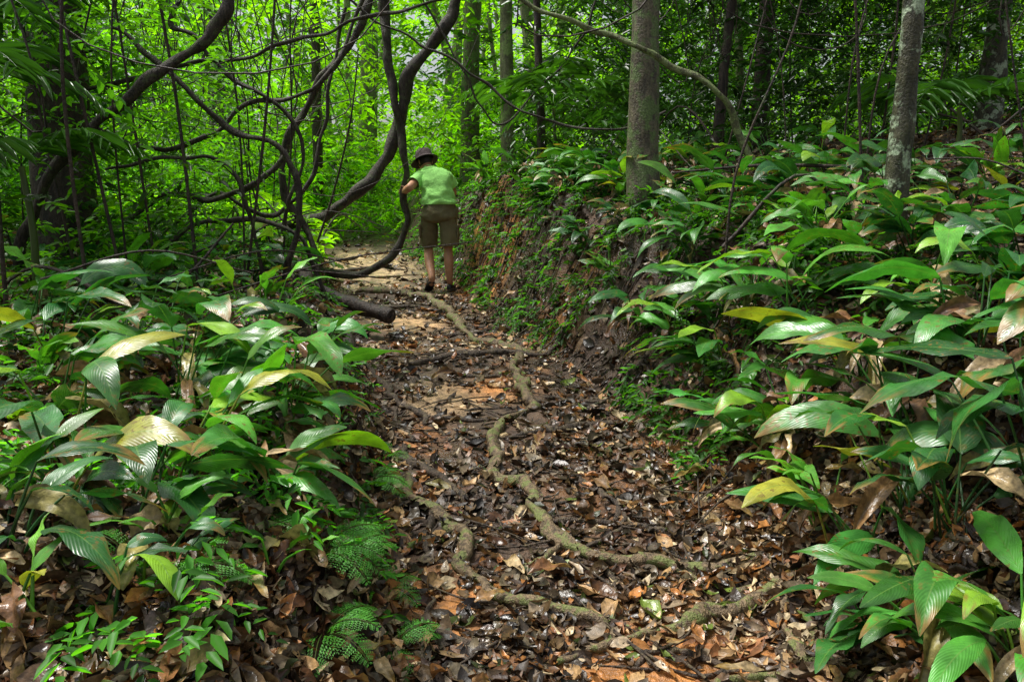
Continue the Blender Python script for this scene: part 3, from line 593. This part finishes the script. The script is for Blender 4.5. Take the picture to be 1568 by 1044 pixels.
for (p0,p1,s) in (((-.925,9.2,1.38),(-.985,9.36,1.0),4),((-.73,9.19,1.38),(-.715,9.18,.985),8)):
    limbloft(st,p0,p1,.100,.106,n=14,amp=.2,sd=s)
def pocket(cx,cy,cz):
    for (hh,zz,dx,wd) in ((.075,0,.020,.075),(.02,.062,.028,.08)):
        k=[]
        for f in np.linspace(-1,1,7):
            q=(1-abs(f)**6)**.3 if abs(f)<1 else .25
            k.append(((cx,cy,cz+zz+f*hh),dx*max(q,.4),wd*max(q,.85),(1,0,0),(0,1,0)))
        loft('x',k,None,16,.05,mbx=st,sd=2)
pocket(-1.055,9.27,1.15);pocket(-.62,9.19,1.14)
st.build('cargo_shorts',[MSO],parent=hk)
hc=np.array([-1.015,9.50,1.94]);fw=nrm(np.array([-.50,.75,-.45]));rt=nrm(np.cross(fw,[0,0,1.]));up=np.cross(rt,fw)
th=np.linspace(0,2*np.pi,32,endpoint=False);ph=np.linspace(.02,np.pi-.02,22);hd=MB();hr=MB()
def headpt(T,Pp,gs=1):
    a=np.cos(T)*np.sin(Pp);b=np.sin(T)*np.sin(Pp);c=np.cos(Pp)
    f=.098*a;r=.075*b;u=.115*c
    jaw=ss(-c*1.3);r=r*(1-.28*jaw);f=f*(1-.10*jaw)+.012*jaw*(a>0)*a
    Tw=(T+np.pi)%(2*np.pi)-np.pi
    nose=np.exp(-Tw**2/.03)*np.exp(-((c+.12)/.16)**2);f=f+.022*nose
    eye=np.exp(-((np.abs(Tw)-.4)**2)/.02)*np.exp(-((c-.03)/.09)**2);f=f-.008*eye
    mouth=np.exp(-Tw**2/.1)*np.exp(-((c+.5)/.05)**2);f=f-.006*mouth
    return hc+gs*(f[...,None]*fw+r[...,None]*rt+u[...,None]*up)
Tt,Pp=np.meshgrid(th,ph);A=headpt(Tt,Pp);i=np.arange(A.shape[0]*32).reshape(-1,32);j=np.roll(i,-1,1);hd.add(A,np.stack([i[:-1],j[:-1],j[1:],i[1:]],-1),(1,1,1))
for sg in(-1,1):
    k=[]
    for f in np.linspace(-1,1,7):
        q=math.sqrt(max(1-f*f,.05));k.append((hc+rt*sg*(.076+.004*q)+up*(f*.03-.005)-fw*.008,.018*q,.008*q,fw*-1+rt*sg*.4,rt))
    loft('x',k,None,12,0,mbx=hd)
hd.build('head',[MSK],parent=hk)
msk=(np.cos(Tt)<.35)|(Pp<.9);A=headpt(Tt,np.clip(Pp,0,2.0),1.05);fm=np.stack([i[:-1],j[:-1],j[1:],i[1:]],-1);mk=msk[:-1]&(Pp[:-1]<1.95);hr.add(A,fm[mk],(1,1,1));hr.build('hair',[MHR],parent=hk)
ht=MB();hu=nrm(up*1.0-fw*.05);k=[]
for h,rx in ((.135,.01),(.133,.06),(.122,.085),(.09,.098),(.05,.105),(.032,.108),(.028,.112),(.012,.135),(-.008,.162),(-.012,.164),(-.010,.155),(.01,.13),(.024,.108)):
    k.append((hc+hu*(h+.015),rx*1.06,rx*.95,fw,rt))
loft('x',k,None,30,.06,mbx=ht,sd=7);ht.build('bucket_hat',[MHA],parent=hk)
def foot(c,dirv,upv,nm):
    c=np.array(c);d=nrm(np.array(dirv));u=np.array(upv,float);u=nrm(u-d*np.dot(u,d));s=np.cross(d,u);mb=MB();k=[]
    for f,w,h,o in ((-.085,.008,.01,.02),(-.075,.03,.035,.03),(-.03,.036,.045,.04),(.03,.04,.038,.03),(.09,.047,.026,.015),(.14,.04,.018,.008),(.165,.01,.008,.004)):
        k.append((c+d*f+u*o,w,h,s,u))
    loft('x',refine(k,3),None,18,.02,mbx=mb);k=[]
    for f,w in ((-.1,.01),(-.092,.032),(-.03,.04),(.03,.044),(.1,.052),(.155,.04),(.178,.01)):
        k.append((c+d*f-u*.004,w,.012,s,u))
    loft('x',refine(k,3),None,18,0,mbx=mb);mb.build(nm,[MSHOE],parent=hk)
foot((-.715,9.22,float(H(-.71,9.25))+.02),(.1,1,.05),(0,0,1),'right_sandal')
foot((-.935,9.12,.545),(-.25,.8,-.45),(.0,.5,1),'left_sandal')

# ---------------------------------------------------------------- light, sky, camera
w=bpy.data.worlds.new('World');scene.world=w;w.use_nodes=True;nt=w.node_tree;bg=nt.nodes['Background']
sky=nt.nodes.new('ShaderNodeTexSky');sky.sky_type='NISHITA';sky.sun_disc=False
SE=math.radians(66);SR=math.radians(-70)
sky.sun_elevation=SE;sky.sun_rotation=SR;sky.dust_density=4;sky.air_density=1.2
hs=nt.nodes.new('ShaderNodeHueSaturation');hs.inputs['Saturation'].default_value=.35;nt.links.new(sky.outputs[0],hs.inputs['Color']);nt.links.new(hs.outputs[0],bg.inputs[0]);bg.inputs[1].default_value=.15
sd=bpy.data.lights.new('sun','SUN');sd.energy=5;sd.angle=math.radians(18);sd.color=(1,.98,.92);so=bpy.data.objects.new('sun',sd);scene.collection.objects.link(so)
import mathutils
dv=mathutils.Vector((math.sin(SR)*math.cos(SE),math.cos(SR)*math.cos(SE),math.sin(SE)));so.rotation_euler=dv.to_track_quat('Z','Y').to_euler();so.location=(0,0,20)
cd=bpy.data.cameras.new('camera');cd.lens=28;cd.sensor_width=36;cd.clip_end=2000;co=bpy.data.objects.new('camera',cd);co.location=(0,0,1.5);co.rotation_euler=(math.radians(80),0,0);scene.collection.objects.link(co);scene.camera=co
scene.view_settings.view_transform='Standard';scene.view_settings.look='None';scene.view_settings.exposure=0
